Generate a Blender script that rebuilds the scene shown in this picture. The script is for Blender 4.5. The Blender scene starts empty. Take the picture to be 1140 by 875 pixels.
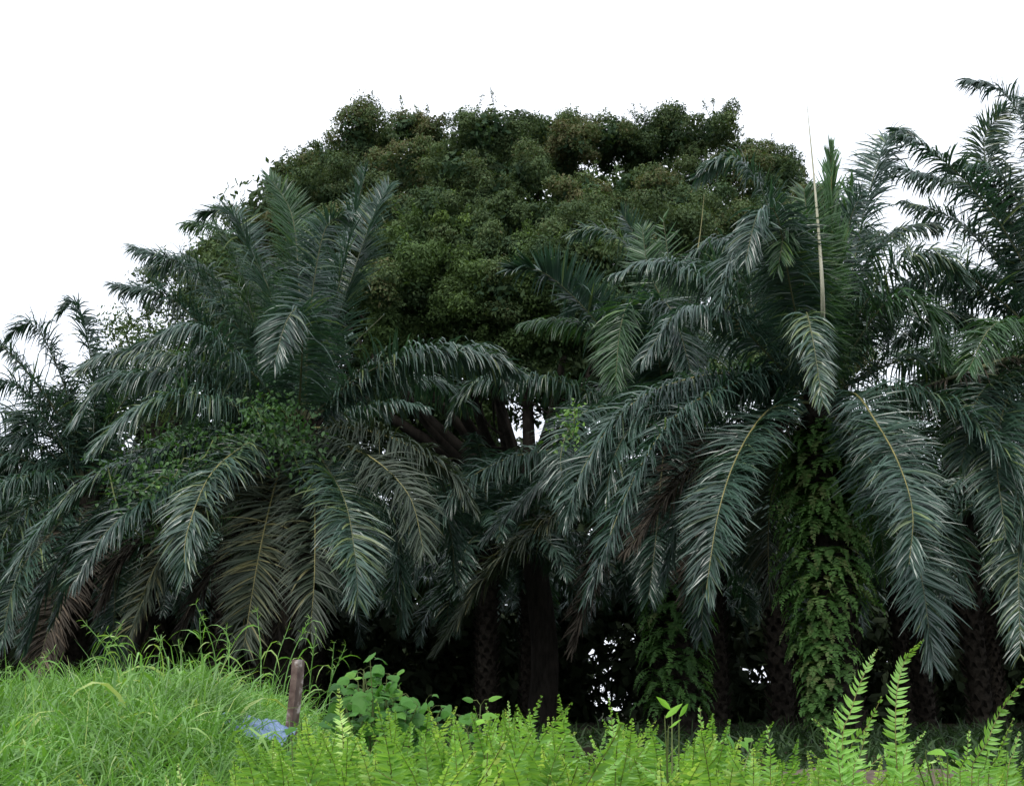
import bpy, math, random
import numpy as np
from mathutils import Vector

RS = np.random.RandomState(7)
random.seed(7)
C = bpy.context.scene
COL = C.collection

# ------------------------------------------------------------------ camera
F = 1300.0 / 1140.0
PITCH = math.radians(15.2)
CAMZ = 1.6
cam_data = bpy.data.cameras.new('camera')
cam = bpy.data.objects.new('camera', cam_data); COL.objects.link(cam)
cam.location = (0, 0, CAMZ)
cam.rotation_euler = (math.pi / 2 + PITCH, 0, 0)
cam_data.sensor_fit = 'HORIZONTAL'
cam_data.sensor_width = 36
cam_data.lens = 36 * F
cam_data.clip_end = 3000
cam_data.clip_start = 0.05
C.camera = cam

def at(px, py, Y):
    """photo pixel + distance along the ground -> world point"""
    x = (px - 570) / 1300.0
    y = -(py - 437.5) / 1300.0
    d = np.array([x, math.cos(PITCH) - math.sin(PITCH) * y, math.sin(PITCH) + math.cos(PITCH) * y])
    s = Y / d[1]
    return np.array([0, 0, CAMZ]) + d * s

# ------------------------------------------------------------------ world and sun
SUN_EL, SUN_AZ = math.radians(58), math.radians(205)     # azimuth clockwise from +Y (north): behind the camera, to the left
w = bpy.data.worlds.new('World'); C.world = w; w.use_nodes = True
nt = w.node_tree; bg = nt.nodes['Background']
sky = nt.nodes.new('ShaderNodeTexSky'); sky.sky_type = 'NISHITA'; sky.sun_disc = False
sky.sun_elevation = SUN_EL; sky.sun_rotation = SUN_AZ
sky.air_density = 1.0; sky.dust_density = 4.0; sky.ozone_density = 1.0
tc = nt.nodes.new('ShaderNodeTexCoord')
nz = nt.nodes.new('ShaderNodeTexNoise'); nz.inputs['Scale'].default_value = 1.6; nz.inputs['Detail'].default_value = 5
cr = nt.nodes.new('ShaderNodeValToRGB')
cr.color_ramp.elements[0].position = 0.3; cr.color_ramp.elements[0].color = (5.6, 6.1, 7.0, 1)
cr.color_ramp.elements[1].position = 0.7; cr.color_ramp.elements[1].color = (7.6, 7.9, 8.5, 1)
mx = nt.nodes.new('ShaderNodeMix'); mx.data_type = 'RGBA'; mx.inputs[0].default_value = 0.88
nt.links.new(tc.outputs['Generated'], nz.inputs['Vector'])
nt.links.new(nz.outputs['Fac'], cr.inputs['Fac'])
nt.links.new(sky.outputs['Color'], mx.inputs[6]); nt.links.new(cr.outputs['Color'], mx.inputs[7])
nt.links.new(mx.outputs[2], bg.inputs['Color'])
bg.inputs['Strength'].default_value = 0.13

sl = bpy.data.lights.new('sun', 'SUN'); sl.energy = 1.5; sl.angle = math.radians(22); sl.color = (1, 0.97, 0.91)
so = bpy.data.objects.new('sun', sl); COL.objects.link(so)
sd = Vector((math.sin(SUN_AZ) * math.cos(SUN_EL), math.cos(SUN_AZ) * math.cos(SUN_EL), math.sin(SUN_EL)))
so.rotation_euler = sd.to_track_quat('Z', 'Y').to_euler()
so.location = (0, -5, 40)

C.view_settings.view_transform = 'Standard'
C.view_settings.look = 'None'
C.view_settings.exposure = 0.75
C.view_settings.gamma = 1
C.render.engine = 'CYCLES'
C.cycles.max_bounces = 6
C.cycles.diffuse_bounces = 3
C.cycles.transmission_bounces = 4
C.render.resolution_x = 1024; C.render.resolution_y = 785

# ------------------------------------------------------------------ materials
def leaf_mat(name, ca, cb, cc=None, rough=0.45, trans=0.25, spec=0.5, tcol=None, scale=1.2):
    m = bpy.data.materials.new(name); m.use_nodes = True
    n = m.node_tree; b = n.nodes['Principled BSDF']; out = n.nodes['Material Output']
    a = n.nodes.new('ShaderNodeAttribute'); a.attribute_name = 'tint'
    r = n.nodes.new('ShaderNodeValToRGB')
    r.color_ramp.elements[0].color = (*ca, 1); r.color_ramp.elements[0].position = 0.0
    r.color_ramp.elements[1].color = (*(cb), 1); r.color_ramp.elements[1].position = 0.75
    if cc:
        e = r.color_ramp.elements.new(1.0); e.color = (*cc, 1)
    n.links.new(a.outputs['Fac'], r.inputs['Fac'])
    g = n.nodes.new('ShaderNodeTexCoord')
    z = n.nodes.new('ShaderNodeTexNoise'); z.inputs['Scale'].default_value = scale; z.inputs['Detail'].default_value = 3
    n.links.new(g.outputs['Object'], z.inputs['Vector'])
    mr = n.nodes.new('ShaderNodeMapRange'); mr.inputs[1].default_value = 0.3; mr.inputs[2].default_value = 0.7
    mr.inputs[3].default_value = 0.72; mr.inputs[4].default_value = 1.3
    n.links.new(z.outputs['Fac'], mr.inputs[0])
    mm = n.nodes.new('ShaderNodeMix'); mm.data_type = 'RGBA'; mm.blend_type = 'MULTIPLY'; mm.inputs[0].default_value = 1
    n.links.new(r.outputs['Color'], mm.inputs[6]); n.links.new(mr.outputs[0], mm.inputs[7])
    n.links.new(mm.outputs[2], b.inputs['Base Color'])
    b.inputs['Roughness'].default_value = rough
    b.inputs['Specular IOR Level'].default_value = spec
    if trans > 0:
        t = n.nodes.new('ShaderNodeBsdfTranslucent')
        tm = n.nodes.new('ShaderNodeMix'); tm.data_type = 'RGBA'; tm.blend_type = 'MULTIPLY'; tm.inputs[0].default_value = 1
        tm.inputs[7].default_value = (*(tcol or (1.5, 1.6, 0.6)), 1)
        n.links.new(mm.outputs[2], tm.inputs[6]); n.links.new(tm.outputs[2], t.inputs['Color'])
        ms = n.nodes.new('ShaderNodeMixShader'); ms.inputs[0].default_value = trans
        n.links.new(b.outputs[0], ms.inputs[1]); n.links.new(t.outputs[0], ms.inputs[2])
        n.links.new(ms.outputs[0], out.inputs['Surface'])
    return m

def rough_mat(name, c1, c2, scale=6, rough=0.85, bump=0.4, dist=0.03, spec=0.3, stretch=(1, 1, 1)):
    m = bpy.data.materials.new(name); m.use_nodes = True
    n = m.node_tree; b = n.nodes['Principled BSDF']
    g = n.nodes.new('ShaderNodeTexCoord'); mp = n.nodes.new('ShaderNodeMapping'); mp.inputs['Scale'].default_value = stretch
    z = n.nodes.new('ShaderNodeTexNoise'); z.inputs['Scale'].default_value = scale; z.inputs['Detail'].default_value = 8; z.inputs['Roughness'].default_value = 0.65
    n.links.new(g.outputs['Object'], mp.inputs['Vector']); n.links.new(mp.outputs[0], z.inputs['Vector'])
    r = n.nodes.new('ShaderNodeValToRGB')
    r.color_ramp.elements[0].position = 0.35; r.color_ramp.elements[0].color = (*c1, 1)
    r.color_ramp.elements[1].position = 0.65; r.color_ramp.elements[1].color = (*c2, 1)
    n.links.new(z.outputs['Fac'], r.inputs['Fac']); n.links.new(r.outputs['Color'], b.inputs['Base Color'])
    bp = n.nodes.new('ShaderNodeBump'); bp.inputs['Strength'].default_value = bump; bp.inputs['Distance'].default_value = dist
    n.links.new(z.outputs['Fac'], bp.inputs['Height']); n.links.new(bp.outputs['Normal'], b.inputs['Normal'])
    b.inputs['Roughness'].default_value = rough; b.inputs['Specular IOR Level'].default_value = spec
    return m

M_PALM = leaf_mat('palm_leaflet', (0.018, 0.046, 0.032), (0.054, 0.102, 0.072), (0.15, 0.19, 0.07), rough=0.34, trans=0.18, spec=0.68, tcol=(1.3, 1.7, 0.7))
M_PALMG = leaf_mat('young_palm_leaflet', (0.026, 0.066, 0.028), (0.055, 0.125, 0.045), (0.12, 0.20, 0.05), rough=0.4, trans=0.25, spec=0.6)
M_PALMD = leaf_mat('dying_palm_leaflet', (0.028, 0.044, 0.028), (0.052, 0.068, 0.040), (0.17, 0.16, 0.07), rough=0.55, trans=0.15, spec=0.4)
M_PALMB = leaf_mat('dead_palm_leaflet', (0.030, 0.026, 0.020), (0.058, 0.048, 0.036), (0.13, 0.10, 0.07), rough=0.8, trans=0.05, spec=0.2)
M_RACH = rough_mat('palm_rachis', (0.07, 0.085, 0.04), (0.13, 0.13, 0.06), 4, 0.5, 0.1)
M_RACHY = rough_mat('yellow_rachis', (0.13, 0.13, 0.05), (0.24, 0.21, 0.08), 3, 0.5, 0.1)
M_SPEAR = rough_mat('pale_spear', (0.34, 0.33, 0.22), (0.52, 0.50, 0.38), 5, 0.6, 0.2, stretch=(1, 1, .2))
M_TRUNK = rough_mat('palm_trunk_bark', (0.013, 0.011, 0.009), (0.040, 0.034, 0.027), 9, 0.95, 0.8, spec=.05)
M_BARK = rough_mat('tree_bark', (0.014, 0.012, 0.010), (0.038, 0.033, 0.027), 5, 0.9, 0.6, spec=.05, stretch=(1, 1, .3))
M_TREE = leaf_mat('tree_leaf', (0.028, 0.058, 0.028), (0.084, 0.122, 0.046), (0.108, 0.100, 0.046), rough=0.7, trans=0.22, spec=0.15, scale=0.35, tcol=(1.3, 1.3, .6))
M_TREEG = leaf_mat('tree_leaf_green', (0.038, 0.070, 0.026), (0.085, 0.135, 0.042), (0.17, 0.25, 0.06), rough=0.7, trans=0.25, spec=0.15, scale=0.5, tcol=(1.3, 1.4, .6))
M_EPI = leaf_mat('epiphyte_leaf', (0.06, 0.14, 0.038), (0.11, 0.23, 0.058), (0.15, 0.18, 0.07), rough=0.6, trans=0.25, spec=0.25, scale=1.5)
M_VINE = leaf_mat('vine_leaf', (0.025, 0.07, 0.02), (0.055, 0.13, 0.03), (0.14, 0.26, 0.05), rough=0.6, trans=0.3)
M_FERN = leaf_mat('fern_leaf', (0.12, 0.27, 0.055), (0.24, 0.45, 0.11), (0.44, 0.60, 0.21), rough=0.5, trans=0.38, spec=0.4, scale=5, tcol=(1.5, 1.4, 0.5))
M_FERNST = rough_mat('fern_stalk', (0.10, 0.09, 0.03), (0.22, 0.20, 0.06), 20, 0.6, 0.1)
M_GRASS = leaf_mat('grass_blade', (0.08, 0.19, 0.04), (0.17, 0.34, 0.07), (0.40, 0.48, 0.17), rough=0.42, trans=0.32, spec=0.5, scale=1.5, tcol=(1.4, 1.5, 0.5))
M_SHADEG = leaf_mat('shade_grass', (0.014, 0.034, 0.010), (0.034, 0.070, 0.018), rough=0.6, trans=0.2, spec=0.3)  # grass colour darkened to carry the shade under the palms
M_HEART = leaf_mat('heart_leaf', (0.03, 0.10, 0.02), (0.07, 0.19, 0.03), (0.20, 0.40, 0.05), rough=0.6, trans=0.35, spec=0.25, scale=6)
M_STEM = rough_mat('green_stem', (0.08, 0.12, 0.03), (0.14, 0.16, 0.05), 20, 0.6, 0.1)
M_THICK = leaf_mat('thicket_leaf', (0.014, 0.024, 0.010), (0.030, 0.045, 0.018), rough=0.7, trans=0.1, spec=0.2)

# ------------------------------------------------------------------ mesh builder
def unit(v):
    return v / np.maximum(np.linalg.norm(v, axis=-1, keepdims=True), 1e-9)

class MB:
    def __init__(s):
        s.v = []; s.f = []; s.t = []; s.m = []; s.n = 0; s.sm = []
    def add(s, v, f, tint, mat=0, smooth=False):
        v = np.asarray(v, float).reshape(-1, 3); f = np.asarray(f, int).reshape(-1, 4)
        s.v.append(v); s.f.append(f + s.n)
        s.t.append(np.broadcast_to(np.asarray(tint, float), (len(v),)).copy())
        s.m.append(np.full(len(f), mat)); s.sm.append(np.full(len(f), smooth)); s.n += len(v)
    def mesh(s, name, mats):
        v = np.concatenate(s.v); f = np.concatenate(s.f); t = np.concatenate(s.t); mi = np.concatenate(s.m); sm = np.concatenate(s.sm)
        me = bpy.data.meshes.new(name)
        me.vertices.add(len(v)); me.vertices.foreach_set('co', v.astype(np.float32).ravel())
        me.loops.add(f.size); me.loops.foreach_set('vertex_index', f.astype(np.int32).ravel())
        me.polygons.add(len(f))
        me.polygons.foreach_set('loop_start', (np.arange(len(f)) * 4).astype(np.int32))
        me.polygons.foreach_set('loop_total', np.full(len(f), 4, np.int32))
        me.polygons.foreach_set('material_index', mi.astype(np.int32))
        me.polygons.foreach_set('use_smooth', sm.astype(bool))
        a = me.attributes.new('tint', 'FLOAT', 'POINT'); a.data.foreach_set('value', t.astype(np.float32))
        me.update(calc_edges=True)
        for m in mats: me.materials.append(m)
        return me

def strips(mb, P, D, R, L, Wd, droop, tint, prof=(0.45, 1.0, 0.9, 0.55, 0.06), fold=0.0, mat=0, curl=None):
    """N ribbons: start P, direction D, width towards R, bending down by droop"""
    P = np.asarray(P, float); N = len(P)
    if N == 0: return
    S = len(prof) - 1
    D = unit(np.asarray(D, float)); R = np.asarray(R, float)
    L = np.broadcast_to(np.asarray(L, float), (N,)); Wd = np.broadcast_to(np.asarray(Wd, float), (N,))
    droop = np.broadcast_to(np.asarray(droop, float), (N,)); tint = np.broadcast_to(np.asarray(tint, float), (N,))
    tt = np.arange(S + 1) / S
    dirs = D[:, None, :] + np.array([0, 0, -1.0]) * (2 * droop[:, None] * tt[None, :])[:, :, None]
    if curl is not None: dirs = dirs + curl[:, None, :] * (tt ** 1.5)[None, :, None]
    dirs = unit(dirs)
    step = (dirs[:, :-1] + dirs[:, 1:]) / 2 * (L / S)[:, None, None]
    cen = np.concatenate([P[:, None, :], P[:, None, :] + np.cumsum(step, axis=1)], axis=1)
    Rr = R[:, None, :] - (R[:, None, :] * dirs).sum(-1, keepdims=True) * dirs
    side = unit(Rr) * (np.array(prof)[None, :] * Wd[:, None] / 2)[:, :, None]
    if fold:
        nr = np.cross(dirs, unit(Rr))
        off = nr * (np.array(prof)[None, :] * Wd[:, None] * fold)[:, :, None]
        V = np.stack([cen - side + off, cen, cen + side + off], axis=2)
        K = 3
    else:
        V = np.stack([cen - side, cen + side], axis=2); K = 2
    base = (np.arange(N) * (S + 1) * K)[:, None]
    fs = []
    for i in range(S):
        for k in range(K - 1):
            a = i * K + k
            fs.append(np.concatenate([base + a, base + a + 1, base + a + K + 1, base + a + K], axis=1))
    f = np.stack(fs, axis=1).reshape(-1, 4)
    tv = np.repeat(tint, (S + 1) * K)
    mb.add(V.reshape(-1, 3), f, tv, mat)

def tube(mb, pts, radii, sides=6, tint=0.5, mat=0, cap=True):
    pts = np.asarray(pts, float); n = len(pts)
    radii = np.broadcast_to(np.asarray(radii, float), (n,))
    T = unit(np.gradient(pts, axis=0))
    ref = np.array([0.13, 0.21, 1.0]) if abs(T[0][2]) < 0.9 else np.array([1.0, 0.1, 0.07])
    A = unit(np.cross(T, ref)); B = np.cross(T, A)
    ang = np.arange(sides) * 2 * math.pi / sides
    V = pts[:, None, :] + radii[:, None, None] * (A[:, None, :] * np.cos(ang)[None, :, None] + B[:, None, :] * np.sin(ang)[None, :, None])
    f = []
    for i in range(n - 1):
        for k in range(sides):
            k2 = (k + 1) % sides
            f.append((i * sides + k, i * sides + k2, (i + 1) * sides + k2, (i + 1) * sides + k))
    mb.add(V.reshape(-1, 3), f, tint, mat, True)

def spline(P, n=28):
    """Catmull-Rom resampled by length"""
    P = np.asarray(P, float)
    if len(P) == 2: P = np.array([P[0], (P[0] + P[1]) / 2, P[1]])
    Q = np.vstack([2 * P[0] - P[1], P, 2 * P[-1] - P[-2]])
    o = []
    for i in range(1, len(Q) - 2):
        for u in np.linspace(0, 1, 12, endpoint=False):
            a, b, c, d = Q[i - 1], Q[i], Q[i + 1], Q[i + 2]
            o.append(0.5 * ((2 * b) + (-a + c) * u + (2 * a - 5 * b + 4 * c - d) * u * u + (-a + 3 * b - 3 * c + d) * u ** 3))
    o.append(P[-1]); o = np.array(o)
    s = np.concatenate([[0], np.cumsum(np.linalg.norm(np.diff(o, axis=0), axis=1))])
    q = np.linspace(0, s[-1], n)
    return np.stack([np.interp(q, s, o[:, k]) for k in range(3)], axis=1), s[-1]

def ob(name, me, parent=None, loc=(0, 0, 0)):
    o = bpy.data.objects.new(name, me); COL.objects.link(o); o.location = loc
    if parent: o.parent = parent
    return o
def tag(o, label=None, cat=None, group=None, kind=None):
    if label: o['label'] = label
    if cat: o['category'] = cat
    if group: o['group'] = group
    if kind: o['kind'] = kind
    return o
def copy_tree(o, parent=None):
    c = o.copy(); COL.objects.link(c)
    if parent: c.parent = parent
    for ch in list(o.children): copy_tree(ch, c)
    return c

# ------------------------------------------------------------------ terrain
def sm(a, b, x):
    t = np.clip((np.asarray(x, float) - a) / (b - a), 0, 1); return t * t * (3 - 2 * t)
def hgt(x, y):
    x = np.asarray(x, float); y = np.asarray(y, float)
    base = 0.75 * sm(1.6, 3.6, y) + 0.25 * sm(9, 22, y)
    slope_x = 1 - sm(-2.0, -0.35, x + 0.03 * (y - 8))
    left = 1 - 0.12 * sm(2.9, 4.5, -x)
    m = 0.87 * slope_x * left * sm(2.0, 7.3, y) * (1 - sm(8.5, 14, y))
    n = 0.05 * np.sin(x * 1.7 + 0.6) * np.cos(y * 1.3) + 0.03 * np.sin(x * 4.1 + y * 2.3)
    return base + m + n * sm(1, 4, y) + 0.35 * np.sin(x * 0.05 + 1) * np.sin(y * 0.04) * sm(40, 120, y)

def make_ground():
    u = np.linspace(-1, 1, 150); xs = np.sinh(u * 6.2) / math.sinh(6.2) * 1500
    v = np.linspace(-0.75, 1, 190); ys = np.sinh(v * 6.0) / math.sinh(6.0) * 1600 + 4
    X, Y = np.meshgrid(xs, ys); Z = hgt(X, Y)
    V = np.stack([X, Y, Z], -1).reshape(-1, 3); nx = len(xs)
    i, j = np.meshgrid(np.arange(len(ys) - 1), np.arange(nx - 1), indexing='ij')
    a = (i * nx + j).ravel()
    mb = MB(); mb.add(V, np.stack([a, a + 1, a + nx + 1, a + nx], 1), 0.5, 0, True)
    m = rough_mat('earth', (0.012, 0.010, 0.007), (0.034, 0.027, 0.019), 1.2, 0.95, 0.6, 0.08, spec=.04)
    n = m.node_tree; b = n.nodes['Principled BSDF']
    src = b.inputs['Base Color'].links[0].from_socket
    g = n.nodes.new('ShaderNodeTexCoord'); z = n.nodes.new('ShaderNodeTexNoise'); z.inputs['Scale'].default_value = 0.5; z.inputs['Detail'].default_value = 5
    n.links.new(g.outputs['Object'], z.inputs['Vector'])
    r = n.nodes.new('ShaderNodeValToRGB'); r.color_ramp.elements[0].position = 0.46; r.color_ramp.elements[1].position = 0.56
    n.links.new(z.outputs['Fac'], r.inputs['Fac'])
    mxx = n.nodes.new('ShaderNodeMix'); mxx.data_type = 'RGBA'
    n.links.new(r.outputs['Color'], mxx.inputs[0]); n.links.new(src, mxx.inputs[6]); mxx.inputs[7].default_value = (0.013, 0.027, 0.009, 1)
    n.links.new(mxx.outputs[2], b.inputs['Base Color'])
    tag(ob('ground', mb.mesh('ground', [m])), kind='structure')
make_ground()

# ------------------------------------------------------------------ palm frond
def frond(P, llen=0.85, per_m=42, droop=0.45, petiole=0.12, elev=18, rr=0.03, width=0.040, bias=0.0, twist=0.0, leafmat=M_PALM,
          rachmat=M_RACH, seed=0, sparse=0.0, side_ref=None, close=1.0):
    rs = np.random.RandomState(seed)
    P, Ltot = spline(P, 26)
    T = unit(np.gradient(P, axis=0))
    if side_ref is None:
        h = P[-1] - P[0]; h[2] = 0
        if np.linalg.norm(h) < 0.3: h = np.array([0.2, -1.0, 0])
        S0 = unit(np.cross(h, [0, 0, 1.0]))
    else: S0 = unit(np.asarray(side_ref, float))
    mb = MB()
    tube(mb, P, rr * (1.15 - 0.95 * np.linspace(0, 1, len(P)) ** 0.7), 5, 0.5, 1)
    n = max(8, int(Ltot * (1 - petiole) * per_m))
    for sgn in (-1, 1):
        t = np.linspace(petiole, 0.995, n) + rs.uniform(-.5, .5, n) / n * (1 - petiole)
        t = np.clip(t, petiole, 1)
        if sparse: t = t[rs.rand(n) > sparse]
        # ragged: drop short runs of leaflets
        gaps = rs.rand(3) * 0.9 + 0.1
        keep = np.ones(len(t), bool)
        for gq in gaps[:rs.randint(0, 3)]: keep &= np.abs(t - gq) > 0.012
        t = t[keep]
        N = len(t); q = t * (len(P) - 1)
        i0 = np.minimum(q.astype(int), len(P) - 2); fr = (q - i0)[:, None]
        p = P[i0] * (1 - fr) + P[i0 + 1] * fr
        tg = unit(T[i0] * (1 - fr) + T[i0 + 1] * fr)
        S = unit(S0 - (tg * S0).sum(-1, keepdims=True) * tg)
        U = np.cross(S, tg)
        tw = twist * t; S, U = S * np.cos(tw)[:, None] + U * np.sin(tw)[:, None], U * np.cos(tw)[:, None] - S * np.sin(tw)[:, None]
        tl = (t - petiole) / (1 - petiole)
        prof = np.interp(tl, [0, 0.12, 0.4, 0.75, 0.93, 1], [0.5, 0.9, 1, 0.8, 0.5, 0.36])
        L = llen * prof * rs.uniform(0.82, 1.12, N)
        ang = np.radians(np.interp(tl, [0, 0.5, 0.85, 1], [80, 68, 52, 32]) * close + rs.normal(0, 6, N))
        e = np.radians(elev * close + rs.choice([-14, 0, 16], N) + rs.normal(0, 7, N))
        D = tg * np.cos(ang)[:, None] + np.sin(ang)[:, None] * (sgn * S * np.cos(e)[:, None] + U * np.sin(e)[:, None])
        R = tg + U * rs.normal(0.15, 0.35, N)[:, None] + S * rs.normal(0, .15, N)[:, None]
        w1, w2, w3 = rs.uniform(0, 6, 3); wob = np.sin(t * 23 + w1) * .5 + np.sin(t * 61 + w2) * .5
        ang = ang + wob * .10; e_w = np.sin(t * 17 + w3)
        D = D + U * (e_w * .14)[:, None] + tg * (wob * .10)[:, None]
        dr = (1 + .35 * wob) * droop * rs.uniform(0.5, 1.6, N) * (.65 + 1.25 * (1 - np.abs(tg[:, 2])))
        broken = rs.rand(N) < 0.07; dr = np.where(broken, dr + 1.0, dr)
        tint = np.clip(rs.normal(0.42 + bias, 0.2, N) + (rs.rand(N) < 0.02) * 0.4, 0, 1)
        strips(mb, p, D, R, L, width * rs.uniform(.8, 1.15, N), dr, tint, fold=0.18 if width > .03 else 0)
    return mb.mesh('frond', [leafmat, rachmat])

def auto_path(c, az, el0, L, bend, rs):
    """a frond that leaves the crown at angle el0 and bends down"""
    n = 9; p = np.array(c, float); out = [p.copy()]
    for i in range(n):
        t = (i + 0.5) / n
        el = max(el0 - bend * t ** 1.35, -86); e = math.radians(el)
        p = p + L / n * np.array([math.sin(az) * math.cos(e), math.cos(az) * math.cos(e), math.sin(e)])
        out.append(p.copy())
    return np.array(out)

def trunk_mesh(h, r, seed=0):
    rs = np.random.RandomState(seed); mb = MB()
    zs = np.linspace(-0.3, h, 12)
    pts = np.stack([0.03 * np.sin(zs * 2), 0.03 * np.cos(zs * 1.7), zs], 1)
    tube(mb, pts, r * np.interp(zs, [-0.3, 0.3, h], [1.4, 1.0, 1.05]), 14)
    # old leaf bases in spirals
    n = int(h * 26)
    a = np.arange(n) * 2.399; z = np.linspace(0.2, h, n) + rs.uniform(-.05, .05, n)
    out = np.stack([np.cos(a), np.sin(a), np.zeros(n)], 1)
    P = out * r * 0.9 + np.stack([0 * z, 0 * z, z], 1)
    D = out + np.array([0, 0, 1.1]); R = np.stack([-np.sin(a), np.cos(a), 0 * a], 1)
    strips(mb, P, D, R, rs.uniform(.18, .34, n), 0.2, -0.05, 0.5, prof=(1, 0.9, 0.7, 0.5), fold=-0.3)
    return mb.mesh('trunk', [M_TRUNK])

M_PALMS = leaf_mat('spear_leaflet', (0.06, 0.13, 0.055), (0.11, 0.21, 0.09), (0.2, 0.3, 0.12), rough=0.4, trans=0.25)
FM = {'s': (M_PALMS, M_RACHY), 'n': (M_PALM, M_RACH), 'y': (M_PALM, M_RACHY), 'g': (M_PALMG, M_RACH), 'd': (M_PALMD, M_RACHY), 'b': (M_PALMB, M_RACH)}

def palm(label, cx, cy, Y, fronds, fill, seed, trunk_r=0.34, llen=1.02, group='oil palms along the edge of the grove', spears=(), fill_L=5.6, droop=.45, offx=0, per_m=48, lowfill=True):
    c = at(cx, cy, Y); g = float(hgt(c[0], c[1])); root_loc = np.array([c[0], c[1], g])
    root = bpy.data.objects.new('oil_palm', None); COL.objects.link(root); root.location = root_loc
    tag(root, label, 'palm', group)
    ob('trunk', trunk_mesh(c[2] - g + 0.15, trunk_r, seed), root)
    rs = np.random.RandomState(seed + 100)
    lc = c - root_loc
    for k, fr in enumerate(fronds):
        pts, dY, kind = fr[0], fr[1], fr[2]; kw = dict(fr[3]) if len(fr) > 3 else {}
        P = [np.array(lc) + np.array([rs.uniform(-.15, .15), rs.uniform(-.15, .15), 0.0])]
        # depth grows with the drawn length of the frond
        arr = np.array([(cx, cy)] + list(pts), float); s = np.concatenate([[0], np.cumsum(np.linalg.norm(np.diff(arr, axis=0), axis=1))]); s /= s[-1]
        for (px, py), u in zip(pts, s[1:]):
            P.append(at(px, py, Y + dY * (math.sin(u * math.pi / 2)) ** 1.0) - root_loc)
        lm, rm = FM[kind]
        kw.setdefault('droop', droop * rs.uniform(.8, 1.25)); kw.setdefault('llen', llen * rs.uniform(.9, 1.1))
        kw.setdefault('bias', rs.uniform(-.25, .25)); kw.setdefault('per_m', per_m)
        f = ob('frond', frond(P, leafmat=lm, rachmat=rm, seed=seed * 97 + k, twist=kw.pop('twist', rs.uniform(-.4, .4)), **kw), root)
        if kind == 'b': f['label'] = 'dead brown hanging frond'
        if kind == 'd': f['label'] = 'ageing brownish frond with yellow midrib'
        if kind == 'g': f['label'] = 'fresh green young frond'
    for k in range(fill):
        u = (k + 0.5) / fill
        az = k * 2.399 + seed
        el = 82 - 105 * u if lowfill else 80 - 70 * u
        if math.cos(az) < -0.35: az += math.pi       # keep untraced fronds off the front of the crown
        P = auto_path(lc, az, el + rs.uniform(-8, 8), fill_L * rs.uniform(.85, 1.1), 70 + 55 * u + rs.uniform(-12, 12), rs)
        kd = rs.choice(['n', 'n', 'g']) if el > -5 else rs.choice(['n', 'd', 'b'])
        lm, rm = FM[kd]
        ob('frond', frond(P, llen=llen, leafmat=lm, rachmat=rm, seed=seed * 31 + k, per_m=per_m * .7, width=.05, droop=droop * rs.uniform(.8, 1.3), twist=rs.uniform(-.5, .5)), root)
    for (p0, p1, dY, r, m) in spears:
        mb = MB(); a = at(*p0, Y + dY) - root_loc; b = at(*p1, Y + dY) - root_loc
        pts = [lc, lc * .4 + a * .6 , a, (a + b) / 2 + np.array([.02, 0, 0]), b]
        P, _ = spline(pts, 16); tube(mb, P, r * (1.0 - 0.9 * np.linspace(0, 1, 16) ** 1.3), 6)
        s = ob('spear_leaf', mb.mesh('spear_leaf', [m]), root); s['label'] = 'pale unopened spear leaf'
    return root, c, g

# left palm
A = [
 ([(308,348),(280,280),(255,236),(224,238)], 1.0,'n',dict(droop=.25)),
 ([(333,320),(325,240),(300,197)], 1.5,'g',dict(droop=.15, llen=.95)),
 ([(345,350),(362,255),(388,240)], -1.0,'n',dict(droop=.5)),
 ([(372,340),(395,240),(408,190)], 0.5,'n',dict(droop=.2)),
 ([(385,330),(412,250),(433,207)], 1.5,'n',dict(droop=.2)),
 ([(337,370),(332,343),(318,360),(305,405)], -3.4,'n',dict(droop=.4)),
 ([(290,380),(262,290),(245,255),(205,250)], 2,'g',{}),
 ([(270,370),(210,300),(150,276)], 1,'n',{}),
 ([(255,395),(190,333),(128,318)], 0.5,'n',{}),
 ([(265,350),(215,290),(168,300)], 2.5,'n',{}),
 ([(290,425),(235,372),(200,364),(155,385)], -2,'n',dict(droop=.6)),
 ([(265,425),(200,397),(130,392),(88,412)], -1,'n',dict(droop=.6)),
 ([(260,440),(190,415),(120,425),(82,470)], -1.5,'n',dict(droop=.6)),
 ([(270,455),(210,440),(150,457),(105,502)], -2.5,'n',dict(droop=.6)),
 ([(220,490),(130,520),(60,570),(5,650)], -2,'n',dict(droop=.5)),
 ([(230,500),(150,540),(90,610),(60,690)], -1,'n',dict(droop=.5)),
 ([(240,512),(170,550),(120,590),(82,648)], -3.5,'n',{}),
 ([(288,488),(237,525),(208,594),(206,640)], -4.2,'y',{}),
 ([(314,515),(291,604),(271,720)], -2.8,'d',dict(droop=.3)),
 ([(345,530),(350,560),(350,640),(345,705)], -3.4,'d',dict(droop=.5)),
 ([(351,500),(382,553),(394,610),(399,672)], -4,'n',{}),
 ([(375,493),(417,512),(456,553),(472,615)], -3,'d',{}),
 ([(393,477),(444,491),(499,525),(525,565)], -1.5,'d',{}),
 ([(400,425),(460,398),(520,386),(556,402),(560,432)], 0.8,'n',dict(droop=.65)),
 ([(240,560),(182,615),(145,706)], -2,'d',dict(droop=.4)),
 ([(220,560),(145,615),(112,672)], -1,'b',{}),
 ([(150,560),(70,620),(28,718)], -1.5,'n',{}),
 ([(290,560),(235,640),(200,700)], -1.0,'b',{}),
 ([(365,420),(392,385),(428,350)], 0.5,'n',dict(sparse=.93, llen=.3)),
 ([(380,430),(420,395),(440,380)], 1.5,'n',dict(sparse=.9, llen=.3)),
 ([(330,560),(318,640),(310,700)], -1.5,'b',{}),
]
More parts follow.
